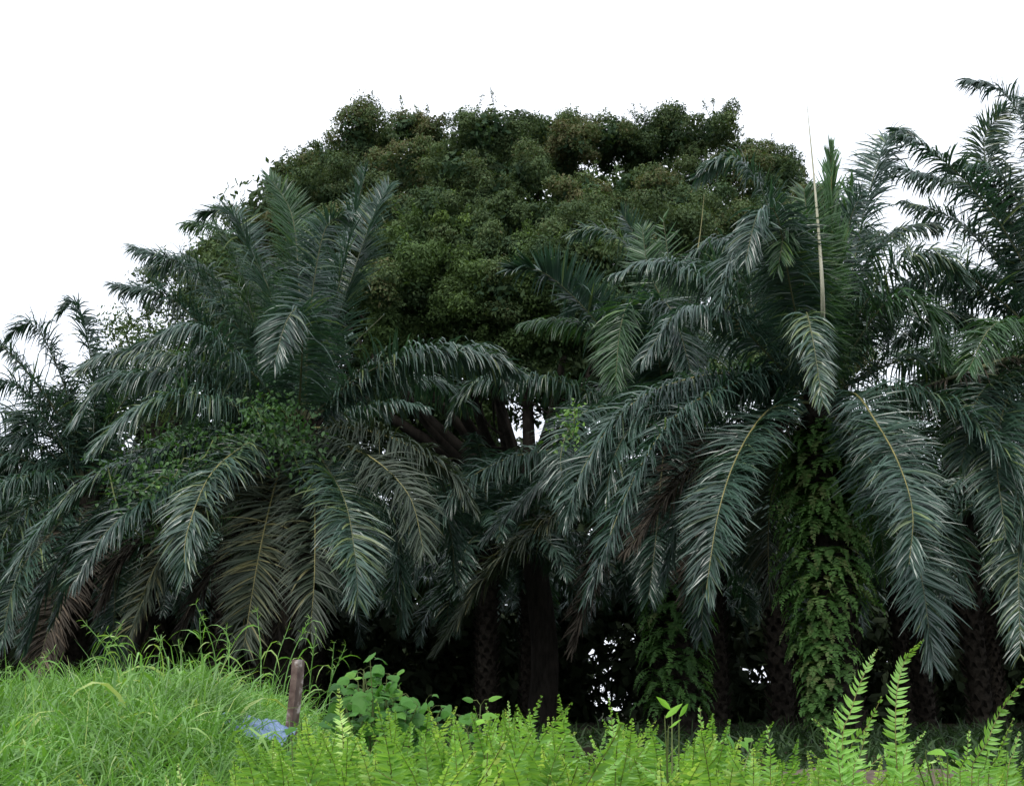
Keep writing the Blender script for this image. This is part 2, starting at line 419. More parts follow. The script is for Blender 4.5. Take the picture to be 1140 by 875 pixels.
rA, cA, gA = palm('tall left oil palm with upright feathery crown and vine creeping up it', 335, 478, 24, A, 11, 3)

# right palm
B = [
 ([(870,300),(850,215),(815,176),(776,198)], 1,'n',dict(droop=.6)),
 ([(945,320),(965,225),(990,150),(1013,152)], 1,'n',dict(droop=.6)),
 ([(945,370),(990,302),(1040,282),(1072,310)], -1,'n',dict(droop=.6)),
 ([(885,330),(850,258),(815,285),(800,345)], -2,'n',dict(droop=.7)),
 ([(880,320),(865,240),(845,235),(830,290)], -3,'n',dict(droop=.6)),
 ([(897,330),(888,262),(876,250),(866,300)], -2.6,'g',dict(droop=.5, llen=.8)),
 ([(905,340),(902,270),(895,212)], -1.5,'g',dict(droop=.25)),
 ([(915,340),(940,270),(950,205)], -.5,'g',dict(droop=.3)),
 ([(860,372),(800,322),(735,291),(684,306)], 0,'n',dict(droop=.7)),
 ([(860,400),(810,350),(760,345),(715,400)], -2,'n',dict(droop=.7)),
 ([(900,375),(898,348),(906,385),(916,450)], -3.4,'n',dict(droop=.9, llen=.7)),
 ([(869,415),(794,437),(746,470),(700,545),(655,662)], -2.8,'y',dict(droop=.55, llen=.95)),
 ([(820,416),(740,430),(690,462),(650,520),(630,580)], -1,'y',dict(droop=.55)),
 ([(880,448),(852,460),(822,505),(800,570),(785,665)], -3.6,'y',dict(droop=.35)),
 ([(950,438),(975,470),(1000,515),(1016,570),(1012,628)], -4.2,'y',dict(droop=.4, llen=.95)),
 ([(960,500),(1000,570),(1025,640),(1038,738)], -3,'n',dict(droop=.3)),
 ([(990,432),(1052,450),(1100,482),(1130,535),(1140,632)], -2,'n',dict(droop=.5, llen=.95)),
 ([(960,420),(1020,400),(1080,430),(1110,500)], 0.5,'n',{}),
 ([(840,488),(770,525),(700,610)], -1,'b',{}),
 ([(930,340),(945,250),(960,215)], -1.2,'n',dict(droop=.2)),
 ([(925,330),(926,250),(925,166)], -1.6,'s',dict(droop=.02, close=.26, llen=.85, width=.05)),
 ([(940,350),(975,280),(1010,255),(1045,250)], 1,'n',dict(droop=.6)),
 ([(890,350),(835,280),(790,270),(760,300)], 1.5,'n',dict(droop=.6)),
 ([(975,350),(1005,330),(1035,350),(1050,400)], -1,'g',dict(droop=.6)),
 ([(830,470),(770,540),(740,640)], 0,'n',{}),
 ([(985,480),(1040,560),(1075,660)], 0,'n',{}),
]
rB, cB, gB = palm('large right oil palm with fern covered trunk and pale spear leaf', 912, 450, 22, B, 9, 5,
      spears=[((916,330),(898,112),-2.7,.052,M_SPEAR)])

# middle palm, further back
Cc = [
 ([(695,395),(640,332),(600,301),(567,300)], -1,'n',dict(droop=.10, elev=35, width=.06, llen=1.15)),
 ([(735,340),(700,276),(665,256),(638,262)], 1,'n',dict(droop=.4)),
 ([(735,330),(712,272),(692,238)], 0,'n',dict(droop=.15)),
 ([(748,350),(744,290),(738,242)], -1,'g',dict(droop=.05, llen=.8, per_m=10)),
 ([(740,350),(722,300),(715,255)], -1,'g',dict(droop=.1)),
 ([(770,340),(785,292),(812,275)], 0,'n',{}),
 ([(765,350),(778,310),(800,300)], -1,'g',{}),
 ([(728,362),(733,332),(752,355),(772,425)], -3.2,'n',{}),
 ([(715,370),(700,340),(690,370),(685,430)], -2.5,'g',{}),
 ([(700,410),(665,350),(650,330),(630,350)], 2,'n',{}),
 ([(680,445),(620,424),(560,416),(515,440),(500,468)], -1,'n',dict(droop=.6)),
 ([(680,490),(612,501),(560,512),(510,543),(472,600),(460,645)], -2,'y',dict(droop=.6)),
 ([(690,510),(629,563),(560,620),(513,683),(487,724)], -1,'d',dict(droop=.4)),
 ([(680,452),(642,466),(624,510),(636,570)], -4,'n',dict(droop=.4)),
 ([(735,540),(730,600),(722,665)], -3,'n',{}),
 ([(765,540),(775,600),(770,670)], -3,'b',{}),
 ([(700,560),(660,640),(640,720)], -1,'b',{}),
 ([(690,480),(600,540),(540,600)], 1,'n',{}),
]
rC, cC, gC = palm('middle oil palm standing further back between the two big palms', 748, 462, 27, Cc, 7, 11, lowfill=False, fill_L=4.6, spears=[((775,290),(784,216),-.5,.04,M_RACHY)])

# right edge palm
D_ = [
 ([(1165,270),(1145,152),(1115,102),(1078,89)], 0,'n',dict(droop=.5)),
 ([(1150,270),(1110,192),(1056,186)], 0.5,'n',dict(droop=.6)),
 ([(1140,278),(1100,216),(1045,199),(984,182)], 1.5,'n',dict(droop=.6)),
 ([(1180,270),(1170,160),(1145,110)], -1,'n',dict(droop=.4)),
 ([(1130,320),(1070,250),(1010,225)], 1,'n',dict(droop=.6)),
 ([(1130,362),(1102,366),(1078,412)], -3,'g',dict(droop=.6)),
 ([(1120,340),(1060,300),(1010,320),(990,380)], 0,'n',{}),
 ([(1130,400),(1085,412),(1030,430)], -1,'b',dict(sparse=.8, rr=.14)),
 ([(1130,430),(1110,500),(1120,600)], -3,'n',{}),
 ([(1150,480),(1135,600),(1136,730)], -3.5,'n',{}),
 ([(1130,420),(1090,440),(1070,520)], -2,'n',{}),
 ([(1200,260),(1220,180),(1250,170)], 0,'n',{}),
 ([(1130,260),(1095,165),(1120,120)], 1,'n',{}),
 ([(1110,380),(1050,350),(1000,380)], 2,'n',{}),
]
rD, cD, gD = palm('far right oil palm cut off by the picture edge, thin fronds against the sky', 1178, 400, 23, D_, 14, 17)

# left edge palm
E = [
 ([(69,471),(40,426),(5,388),(-18,378)], -1,'n',dict(droop=.4, rr=.06)),
 ([(105,440),(96,372),(83,336),(68,348)], 0,'n',dict(droop=.5)),
 ([(80,460),(60,400),(35,360),(10,372)], -.5,'n',dict(droop=.5)),
 ([(60,480),(20,430),(-20,425)], -1,'n',{}),
 ([(50,500),(10,488),(-30,500)], 0,'n',dict(droop=.6)),
 ([(50,530),(5,540),(-25,600)], -2,'n',dict(droop=.6)),
 ([(70,440),(30,470),(-10,560)], 1,'n',{}),
 ([(120,460),(135,400),(160,380)], 1,'n',{}),
 ([(60,590),(20,640),(0,720)], -2,'n',{}),
 ([(85,610),(60,680),(40,750)], -2,'b',{}),
 ([(40,560),(-10,620),(-30,690)], -2,'n',{}),
]
rE, cE, gE = palm('far left oil palm behind the tall left palm, low crown at the picture edge', 95, 545, 28, E, 16, 23)

# palm seen between right palm and right edge palm
G = [([(1040,330),(1000,270),(960,270)],0,'n',{}),([(1065,330),(1075,260),(1100,240)],0,'n',{}),([(1030,380),(985,360),(950,400)],-1,'n',{}),
     ([(1090,380),(1120,350),(1140,380)],-1,'n',{})]
rG, cG, gG = palm('slim oil palm in the gap between the right palm and the right edge palm', 1058, 450, 34, G, 18, 29, trunk_r=.3, per_m=22)

# ------------------------------------------------------------------ grove behind: copies of one palm
def grove():
    rs = np.random.RandomState(77)
    protos = []
    for s in range(2):
        root = bpy.data.objects.new('oil_palm', None); COL.objects.link(root)
        ob('trunk', trunk_mesh(7.2, .3, 90 + s), root)
        for k in range(24):
            u = (k + .5) / 24
            P = auto_path((0, 0, 7.2), k * 2.399 + s, 78 - 84 * u + rs.uniform(-6, 6), 5.4 * rs.uniform(.85, 1.1), 72 + 24 * u, rs)
            kd = 'n'
            ob('frond', frond(P, llen=1.05, leafmat=FM[kd][0], per_m=18, width=.075, seed=500 + s * 40 + k, droop=.6), root)
        protos.append(root)
    spots = []
    for r_, y in enumerate((33, 41, 49, 57)):
        n = 5 + r_
        half = y * 0.5 + 3
        for i in range(n):
            x = -half + 2 * half * (i + .5) / n + (r_ % 2) * 2.5 + rs.uniform(-.8, .8)
            spots.append((x, y + rs.uniform(-1, 1)))
    spots = [(x, y) for x, y in spots if not (y < 37 and (-5 < x < 3.2 or x < -12))]
    used = [False, False]
    for i, (x, y) in enumerate(spots):
        k = i % 2
        o = protos[k] if not used[k] else copy_tree(protos[k]); used[k] = True
        o.location = (x, y, float(hgt(x, y))); o.rotation_euler = (0, 0, rs.uniform(0, 6.28))
        s = rs.uniform(.86, 1.0); o.scale = (1, 1, s)
        tag(o, 'oil palm of the dark grove, deep in shadow behind the front palms', 'palm', 'oil palms deep in the dark grove')
grove()

# ------------------------------------------------------------------ leaves on clumps
def rhombs(mb, p, D, side, L, W, tint, mat=0):
    """single four-cornered leaves"""
    D = unit(D) * np.reshape(L, (-1, 1)); sd = unit(side) * np.reshape(W, (-1, 1)) / 2; n = len(p)
    V = np.stack([p, p + D * .45 + sd, p + D, p + D * .45 - sd], 1)
    mb.add(V.reshape(-1, 3), np.arange(4 * n).reshape(n, 4), np.repeat(tint, 4), mat)

def leaf_cloud(mb, centers, radii, n_each, size, rs, flat=0.8, bias=None, mat=0, shell=0.55, up=0.15, lean=.45, ratio=.5):
    for i, (c, r) in enumerate(zip(centers, radii)):
        n = int(n_each * (r ** 2))
        d = unit(rs.normal(0, 1, (n, 3))); d[:, 2] += up; d = unit(d)
        f = rs.uniform(3, 6, 3); q = rs.uniform(0, 6, 3)
        lump = 1 + 0.13 * np.sin(d[:, 0] * f[0] + q[0]) + 0.13 * np.sin(d[:, 1] * f[1] + q[1]) + .13 * np.sin(d[:, 2] * f[2] + q[2]) + .10 * np.sin(d[:, 0] * 11 + q[1]) * np.sin(d[:, 2] * 10 + q[0]) 
        rad = r * (shell + (1 - shell) * rs.rand(n) ** 0.6) * lump
        p = c + d * rad[:, None] * np.array([1, 1, flat])
        D = unit(np.cross(d, rs.normal(0, 1, (n, 3)))) + d * rs.normal(.1, lean, n)[:, None] - [0, 0, .25]
        sd = np.cross(D, d) + rs.normal(0, lean, (n, 3))
        b = 0.4 if bias is None else bias[i]
        L = size * rs.uniform(.65, 1.4, n)
        rhombs(mb, p, D, sd, L, L * ratio, np.clip(rs.normal(b, .15, n), 0, 1), mat)

def sprigs(mb, centers, rs, n, L, size, mat=0, bias=.4):
    idx = rs.randint(0, len(centers), n)
    for k in idx:
        c, r = centers[k]
        d = unit(rs.normal(0, 1, 3) + np.array([0, 0, .9])); ln = L * rs.uniform(.5, 1.2)
        m = 44; t = rs.rand(m) ** 1.3
        bend = rs.normal(0, .25, 3); tw_, _l = spline([c, c + d * r * .85, c + d * (r * .85 + ln * .5) + bend * .25 * ln, c + d * (r * .85 + ln) + bend * ln], 7); tube(mb, tw_, np.linspace(.022, .006, 7), 3, .0, mat)
        p = c + d * (r * .85) + (d * ln)[None] * t[:, None] + bend[None] * (t ** 2)[:, None] * ln + rs.normal(0, .035, (m, 3)) * (1.6 - t)[:, None]
        strips(mb, p, rs.normal(0, 1, (m, 3)) + d, rs.normal(0, 1, (m, 3)), size * rs.uniform(.7, 1.3, m), size * .4, .2, np.clip(rs.normal(bias, .15, m), 0, 1), prof=(.15, 1, .1), mat=mat)

# ------------------------------------------------------------------ big domed tree
def subs(cs, rr, bb, rs, k):
    """break each mass of foliage into uneven tufts"""
    oc, orr, ob_ = [], [], []
    for c, r, b in zip(cs, rr, bb):
        for q in range(k):
            d = rs.normal(0, 1, 3); d[2] = d[2] * .8 + .35; d /= np.linalg.norm(d)
            oc.append(c + d * r * rs.uniform(.45, 1.0) * np.array([1.1, 1, .75])); orr.append(r * rs.uniform(.26, .52)); ob_.append(b + rs.normal(0, .09))
    return oc, orr, ob_

def big_tree():
    rs = np.random.RandomState(5)
    YT = 44.0
    top = np.array([(190,318),(205,285),(250,248),(300,215),(330,172),(380,150),(440,128),(490,142),(550,128),(610,135),(650,130),(690,140),(740,128),(800,132),(850,162),(895,188),(925,230)], float)
    base = at(600, 700, YT); g = float(hgt(base[0], YT))
    root = bpy.data.objects.new('broadleaf_tree', None); COL.objects.link(root); root.location = (base[0], YT, g)
    tag(root, 'huge dome crowned broadleaf tree with olive brown foliage behind the palms', 'tree')
    off = np.array([base[0], YT, g])
    cl = []; rad = []; bias = []
    # outline clumps, then clumps in rows below them, those low in the crown stand nearer
    for x in np.arange(200, 925, 40.0):
        yt = np.interp(x, top[:, 0], top[:, 1])
        edge = max(.1, min(1, (x - 170) / 170, (950 - x) / 120))
        bottom = np.interp(x, [190, 300, 380, 420, 520, 640, 700, 930], [330, 400, 330, 330, 350, 400, 430, 470])
        y = yt + 20 + rs.uniform(-12, 14); row = 0
        while y < bottom:
            u = min(1, (y - yt) / 260.0)
            dep = 9.5 * edge * math.sin(u * math.pi / 2)
            cl.append(at(x + rs.uniform(-12, 12) + (row % 2) * 19, y, YT + rs.uniform(-2.4, 2.4) * (.4 + .6 * edge) - dep)); rad.append(rs.uniform(.9, 1.6))
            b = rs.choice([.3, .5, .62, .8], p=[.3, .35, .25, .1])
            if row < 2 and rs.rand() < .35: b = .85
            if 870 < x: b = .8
            bias.append(b)
            y += rs.uniform(38, 60); row += 1
    for x in np.arange(235, 925, 21.0):
        cl.append(at(x, np.interp(x, top[:, 0], top[:, 1]) + rs.uniform(14, 44), YT + rs.uniform(-.5, 2.5))); rad.append(rs.uniform(.7, 1.2)); bias.append(rs.choice([.35, .5, .65]))
    front = cl[:]; 
    # back half and top of the dome
    for k in range(130):
        x = rs.uniform(260, 880) if k < 95 else rs.uniform(400, 760); yt = np.interp(x, top[:, 0], top[:, 1])
        e = 1 - abs(x - 570) / 400
        cl.append(at(x, yt + (rs.uniform(42, 230) if k < 95 else rs.uniform(220, 340)), YT + rs.uniform(1, 9) * max(e, .2))); rad.append(rs.uniform(1.5, 2.4)); bias.append(.35)
    mb = MB()
    cl = [c - off for c in cl]
    nf = len(front)
    sc, sr, sb = subs(cl[:nf], rad[:nf], bias, rs, 9)
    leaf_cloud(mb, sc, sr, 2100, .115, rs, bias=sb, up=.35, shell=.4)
    leaf_cloud(mb, cl[:nf], [q * .66 for q in rad[:nf]], 480, .23, rs, bias=[.1] * nf, shell=.2)  # inner leaves tinted dark: shade of the hollows put into their colour
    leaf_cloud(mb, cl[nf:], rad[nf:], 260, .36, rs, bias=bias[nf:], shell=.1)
    sprigs(mb, [(c, r) for c, r in zip(cl[:nf], rad[:nf])], rs, 420, .55, .11, bias=.5)
    cr_ = ob('crown', mb.mesh('crown', [M_TREE]), root)
    # lower greener foliage masses
    low = [(455,318,1.5),(500,298,1.4),(545,318,1.6),(595,322,1.5),(635,345,1.4),(480,345,1.3),(530,352,1.5),(580,360,1.5),(625,300,1.1),(497,252,.7),(470,268,1.0),(440,345,.9),(660,300,1.2),(600,290,1.0),(425,310,.9),(610,385,1.2),(570,385,1.1),(430,372,1.0),(470,385,.9),(520,395,1.1)]
    low2 = [(x + rs.uniform(-10, 10), y + rs.uniform(-8, 8), rs.uniform(.7, 1.3)) for y in (400, 430, 460, 485) for x in range(385, 690, 30) if rs.rand() < .72]
    mb = MB(); lc = [at(x, y, YT - 8.5 + rs.uniform(-.8, .8)) - off for x, y, r in low]
    sc, sr, sb = subs(lc, [r for *_, r in low], [.8 if (x, y) == (497, 252) else .5 for x, y, r in low], rs, 9)
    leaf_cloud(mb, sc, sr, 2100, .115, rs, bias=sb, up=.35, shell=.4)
    leaf_cloud(mb, lc, [q[2] * .66 for q in low], 480, .23, rs, shell=.2, bias=[.1] * len(low))  # same dark tint inside the lower masses, shade painted into the leaves
    sprigs(mb, [(c, low[i][2]) for i, c in enumerate(lc)], rs, 160, .7, .11, bias=.6)
    lc2 = [at(x, y, YT + rs.uniform(1, 6)) - off for x, y, r in low2]
    leaf_cloud(mb, lc2, [q[2] for q in low2], 420, .2, rs, shell=.15, bias=[.3] * len(low2))
    lo = ob('crown', mb.mesh('lower_crown', [M_TREEG]), root); lo['label'] = 'lower, greener foliage of the crown'
    # trunk and limbs
    mb = MB(); fork = at(585, 560, YT) - off
    P, _ = spline([np.array([0, 0, -.4]), np.array([.2, .1, 3.]), fork * [1, 1, 1]], 14)
    tube(mb, P, np.linspace(.55, .42, 14), 12)
    ob('trunk', mb.mesh('trunk', [M_BARK]), root)
    ends = [(432,425,-4),(400,350,-3),(455,355,-6),(510,360,-6),(560,330,-5),(640,330,-4),(700,300,0),(760,260,2),(820,300,0),(330,300,-2),(480,230,0),(600,200,3),(250,320,0),(545,420,-5),(880,300,0)]
    for (x, y, d) in ends:
        mb = MB(); e = at(x, y, YT + d) - off
        mid = fork * .5 + e * .5 + np.array([rs.uniform(-.5, .5), rs.uniform(-.5, .5), -rs.uniform(0.1, .9)])
        P, _ = spline([fork + rs.normal(0, .1, 3), mid, e], 16)
        tube(mb, P, np.linspace(.30, .05, 16), 7)
        for q in range(5):
            i = rs.randint(5, 15); dd = unit(rs.normal(0, 1, 3) + np.array([0, 0, .6])) * rs.uniform(1.2, 2.4)
            Q, _ = spline([P[i], P[i] + dd * .5 + rs.normal(0, .15, 3), P[i] + dd], 8); tube(mb, Q, np.linspace(.07, .015, 8), 5)
        ob('branch', mb.mesh('branch', [M_BARK]), root)
    return root
big_tree()

# small bush-like tree behind the left palm
def small_tree(label, cx, cy, Y, clumps, seed, dens=420, size=.17):
    rs = np.random.RandomState(seed); b = at(cx, cy, Y); g = float(hgt(b[0], Y)); off = np.array([b[0], Y, g])
    root = bpy.data.objects.new('broadleaf_tree', None); COL.objects.link(root); root.location = off
    tag(root, label, 'tree')
    mb = MB(); cs = [at(x, y, Y + rs.uniform(-1, 1)) - off for x, y, r in clumps]
    leaf_cloud(mb, cs, [c[2] for c in clumps], dens, size, rs, bias=[.5] * len(cs), shell=.3)
    sprigs(mb, [(c, clumps[i][2]) for i, c in enumerate(cs)], rs, 60, 1.0, size)
    ob('crown', mb.mesh('crown', [M_TREE]), root)
    mb = MB(); top_ = np.mean(cs, axis=0); P, _ = spline([np.array([0, 0, -.3]), top_ * .5 + [.2, 0, 0], top_], 12); tube(mb, P, np.linspace(.35, .12, 12), 9)
    for c in cs:
        Q, _ = spline([P[7], (P[8] + c) / 2 - [0, 0, .3], c], 8); tube(mb, Q, np.linspace(.13, .03, 8), 6)
    ob('trunk', mb.mesh('trunk', [M_BARK]), root)
small_tree('low broadleaf tree just showing behind the fronds of the tall left palm', 160, 450, 40,
    [(140,372,1.3),(170,395,1.6),(205,345,1.5),(235,300,1.5),(225,380,1.8),(180,440,2),(130,430,1.6),(250,350,2),(280,420,2)], 61)

# ------------------------------------------------------------------ far undergrowth as one mass
def thicket():
    rs = np.random.RandomState(31); mb = MB(); cs = []; rr = []
    for lay, (y0, top_) in enumerate(((60, 6.5), (66, 12.5), (73, 17))):
        for x in np.arange(-52, 53, 2.4):
            tz = top_ + 1.5 * math.sin(x * .31 + lay) + rs.uniform(-.8, .8)
            for z in np.arange(0.4, tz, 2.0):
                y = y0 + rs.uniform(-2, 2)
                px = x / y * 1300 * .965 + 570
                if abs(px - 671) < 17 and z < 6.0: continue
                if abs(px - 826) < 26 and 1.2 < z < 4.4: continue
                cs.append(np.array([x + rs.uniform(-.5, .5), y, .8 + z])); rr.append(rs.uniform(1.6, 2.2))
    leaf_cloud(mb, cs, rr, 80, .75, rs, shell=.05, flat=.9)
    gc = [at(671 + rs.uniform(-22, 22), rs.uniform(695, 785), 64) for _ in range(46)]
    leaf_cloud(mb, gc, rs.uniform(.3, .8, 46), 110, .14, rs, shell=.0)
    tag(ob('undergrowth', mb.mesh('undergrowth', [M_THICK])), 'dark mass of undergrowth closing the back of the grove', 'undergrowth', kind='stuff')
thicket()

# ------------------------------------------------------------------ ferns and vines on palm trunks
def fern_strips(mb, P, S0, n, plen, width, rs, bias=.4, fold=.12, droop=.15, ang0=78, mat=0, seg=(0.5, 1, .8, .08), start=.12, curl=0.0):
    T = unit(np.gradient(P, axis=0))
    for sgn in (-1, 1):
        t = np.linspace(start, .995, n); t = np.clip(t + rs.normal(0, .25, n) / n, start, .999)[rs.rand(n) > .03]; q = t * (len(P) - 1); i0 = np.minimum(q.astype(int), len(P) - 2); fr = (q - i0)[:, None]
        p = P[i0] * (1 - fr) + P[i0 + 1] * fr; tg = unit(T[i0] * (1 - fr) + T[i0 + 1] * fr)
        S = unit(S0 - (tg * S0).sum(-1, keepdims=True) * tg); U = np.cross(S, tg)
        prof = np.interp(t, [start, start + .1, .35, .75, 1], [.55, .9, 1, .58, .08])
        a = np.radians(np.interp(t, [0, .7, 1], [ang0 + 8, ang0, ang0 * .5]) + rs.normal(0, 3, len(t)))
        e = np.radians(rs.normal(12, 6, len(t)))
        D = tg * np.cos(a)[:, None] + np.sin(a)[:, None] * (sgn * S * np.cos(e)[:, None] + U * np.sin(e)[:, None])
        cu = (tg * .5 + U * curl) if curl else None
        strips(mb, p, D, tg + U * rs.normal(0, .38, len(t))[:, None], plen * prof * rs.uniform(.72, 1.15, len(t)), width * (.45 + .55 * prof), droop,
               np.clip(rs.normal(bias, .06, len(t)) + (t > .93) * .1, 0, 1), prof=seg, fold=fold, mat=mat, curl=cu)

def trunk_ferns(label, Y, prof, seed, n=260, size=.75, shade=.4):
    """prof: list of (pixel y, left x, right x) of the fern coat round the trunk"""
    rs = np.random.RandomState(seed); mb = MB(); a = np.array(prof, float)
    for k in range(n):
        y = rs.uniform(a[0, 0], a[-1, 0]); l = np.interp(y, a[:, 0], a[:, 1]); r = np.interp(y, a[:, 0], a[:, 2])
        c = at((l + r) / 2, y, Y); hw = (at(r, y, Y)[0] - at(l, y, Y)[0]) / 2
        az = rs.uniform(0, 2 * math.pi); o = np.array([math.cos(az), math.sin(az), 0])
        L = min(size, hw * .9) * rs.uniform(.5, 1.25); r0 = max(.22, hw - L * .95)
        if r0 > hw: r0 = hw * .6
        p0 = c + o * r0 * rs.uniform(.7, 1)
        side = np.cross(o, [0, 0, 1.0]); sw = side * rs.normal(0, .35)
        P, _ = spline([p0, p0 + (o * .5 + sw * .3) * L + np.array([0, 0, .25 * L]), p0 + (o * .9 + sw) * L + np.array([0, 0, .02 * L]), p0 + (o * 1.12 + sw) * L + np.array([0, 0, -.38 * L])], 12)
        tube(mb, P, .006, 3, .3, 0)
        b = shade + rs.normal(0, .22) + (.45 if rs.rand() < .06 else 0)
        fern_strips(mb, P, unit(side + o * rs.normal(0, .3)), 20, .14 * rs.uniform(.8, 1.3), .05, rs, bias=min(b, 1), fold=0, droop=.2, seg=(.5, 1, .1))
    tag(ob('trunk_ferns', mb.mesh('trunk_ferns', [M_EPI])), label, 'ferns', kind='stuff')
trunk_ferns('thick green coat of drooping ferns clothing the trunk of the large right palm', 22,
    [(474,888,935),(500,878,948),(540,870,958),(600,870,962),(660,878,956),(700,886,950),(740,894,944),(790,902,930),(815,906,926)], 71, 860, .62, .62)
trunk_ferns('dim coat of ferns hanging on the trunk of the middle palm', 27,
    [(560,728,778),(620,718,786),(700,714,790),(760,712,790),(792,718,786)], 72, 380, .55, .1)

def climber(name, label, Y, patches, seed, mat=M_VINE, size=.10, tint=.4):
    rs = np.random.RandomState(seed); mb = MB()
    prev = None
    for (x, y, r, n, dY) in patches:
        n = int(n * .7)
        c = at(x, y, Y + dY)
        if prev is not None:
            P, _ = spline([prev, (prev + c) / 2 + rs.normal(0, .1, 3) - [0, 0, .1], c], 10); tube(mb, P, .015, 4, .2, 1)
        prev = c
        p = c + rs.normal(0, 1, (n, 3)) * r * np.array([1, .6, .8]) * .55
        d = unit(rs.normal(0, .6, (n, 3)) + np.array([0, -.6, -.3])); R = rs.normal(0, 1, (n, 3)) + np.array([1.2, 0, 0])
        strips(mb, p, d, R, size * rs.uniform(.7, 1.4, n), size * .7 * rs.uniform(.7, 1.2, n), .3, np.clip(rs.normal(tint, .2, n), 0, 1), prof=(.3, 1, .7, .08), fold=.12)
    tag(ob(name, mb.mesh(name, [mat, M_STEM])), label, 'vine')
climber('climbing_vine', 'bushy green vine clinging under the crown of the tall left palm', 23.0,
    [(345,540,.3,60,-1.2),(325,500,.55,260,-1.3),(300,475,.6,330,-1.2),(285,455,.4,140,-1.2),(318,460,.5,220,-1.0),(330,485,.5,220,-1.0)], 81)
climber('climbing_vine', 'leafy green vine trailing over the drooping fronds left of the tall left palm', 22.0,
    [(265,485,.3,60,0),(235,495,.4,90,-.3),(205,510,.6,150,-.5),(180,530,.7,220,-.8),(150,545,.6,160,-1),(165,560,.6,150,-.8),(185,590,.4,60,-.6),(160,600,.4,50,-.6),(120,520,.3,40,-.4)], 82)
climber('climbing_vine', 'small yellowish vine tuft on the frond left of the middle palm', 23.0,
    [(628,470,.35,70,-.2),(632,490,.35,60,-.2),(640,455,.2,30,0)], 83, tint=.85)

# ------------------------------------------------------------------ grass
def blades(mb, x, y, L, wd, rs, lean=.5, droop=.5, tb=.4, tsd=.18, prof=(.8, 1, .8, .45, .05), dirbias=(0, 0)):
    n = len(x); z = hgt(x, y); P = np.stack([x, y, z - .02], 1)
    D = np.stack([rs.normal(dirbias[0], lean, n), rs.normal(dirbias[1], lean, n), np.ones(n)], 1)
    R = np.stack([rs.normal(0, 1, n), rs.normal(0, .6, n), np.zeros(n)], 1)
    strips(mb, P, D, R, L, wd, droop, np.clip(rs.normal(tb, tsd, n), 0, 1), prof=prof)

def grass_bank():
    rs = np.random.RandomState(8); mb = MB()
    n = 60000
    y = rs.uniform(2.6, 11, n) ; x = rs.uniform(-1, .16, n) * (y * .5 + .3)
    # thin the grass where the ferns take over
    xl = x / y * 1300 + 570
    k = rs.rand(n) < np.interp(xl, [250, 330, 420, 600], [1, .9, .5, .1]); x, y = x[k], y[k]; n = len(x)
    clump = .5 + .5 * np.sin(x * 3.1 + 1.3 * np.sin(y * 2.2)) * np.cos(y * 2.7 + x)
    L = (.20 + .22 * rs.rand(n) ** 2 + .12 * clump)
    blades(mb, x, y, L, rs.uniform(.005, .011, n), rs, .55, rs.uniform(.3, 1.1, n), tb=.42, tsd=.2)
    # broad arching blades
    n = 1500; y = rs.uniform(3.2, 10, n); x = -rs.uniform(.12, .5, n) * y
    blades(mb, x, y, rs.uniform(.35, .6, n), rs.uniform(.012, .022, n), rs, .5, rs.uniform(.7, 1.4, n), tb=.6, tsd=.22, prof=(.6, 1, 1, .9, .7, .4, .05))
    n = 900; y = rs.uniform(3.2, 10, n); x = -rs.uniform(.05, .5, n) * y
    blades(mb, x, y, rs.uniform(.25, .5, n), rs.uniform(.004, .008, n), rs, .9, rs.uniform(.3, 1.0, n), tb=1.0, tsd=.03)
    tag(ob('grass', mb.mesh('grass', [M_GRASS])), 'lush green grass covering the bank on the left', 'grass', kind='stuff')
grass_bank()

def tall_grass():
    spec = [(132,720,(92,690),8.3),(150,735,(118,702),8.3),(108,742,(135,695),8.2),(20,760,(8,742),8.0),(60,745,(40,735),8.0),(28,765,(60,722),8),(225,742,(222,688),8.4),(245,735,(218,672),8.4),
            (240,745,(262,712),8.4),(290,745,(286,680),8.5),(300,742,(322,695),8.5),(255,742,(252,700),8.3),(345,735,(352,702),8.6),(368,742,(372,715),8.6),(172,735,(180,706),8.2),(205,735,(198,712),8.3),(312,748,(345,688),8.5),(360,745,(385,718),8.6),(190,740,(172,700),8.3)]
    for i, (bx, by, tip, Y) in enumerate(spec):
        rs = np.random.RandomState(300 + i)
        b = at(bx, by + 22, Y); t = at(tip[0], tip[1], Y + rs.uniform(-.2, .2))
        b[2] = min(b[2], float(hgt(b[0], Y)) - .02)
        mb = MB(); mid = (b + t) / 2 + np.array([(b[0] - t[0]) * .25, 0, .05])
        P, L = spline([b, mid, t], 14); tube(mb, P, np.linspace(.006, .002, 14), 4, .5)
        o0 = b.copy(); n = 7; idx = rs.randint(3, 12, n)
        D = rs.normal(0, 1, (n, 3)) * [1, .7, .3] + [0, 0, 1]
        strips(mb, P[idx], D, rs.normal(0, 1, (n, 3)), rs.uniform(.15, .34, n), rs.uniform(.007, .013, n), rs.uniform(.8, 1.7, n), rs.uniform(.3, .95, n), prof=(.6, 1, .9, .7, .4, .05))
        # seed head
        m = 12; q = rs.randint(10, 14, m); strips(mb, P[q], rs.normal(0, 1, (m, 3)) + [0, 0, 1], rs.normal(0, 1, (m, 3)), .05, .004, .3, .8, prof=(.6, 1, .1))
        me = mb.mesh('grass_stalk', [M_GRASS])
        me.transform(__import__('mathutils').Matrix.Translation(Vector(-b)))
        tag(ob('grass_stalk', me, loc=tuple(b)), 'tall thin grass stalk rising from the bank crest against the dark grove', 'grass stalk', 'tall grass stalks on the bank crest')
tall_grass()

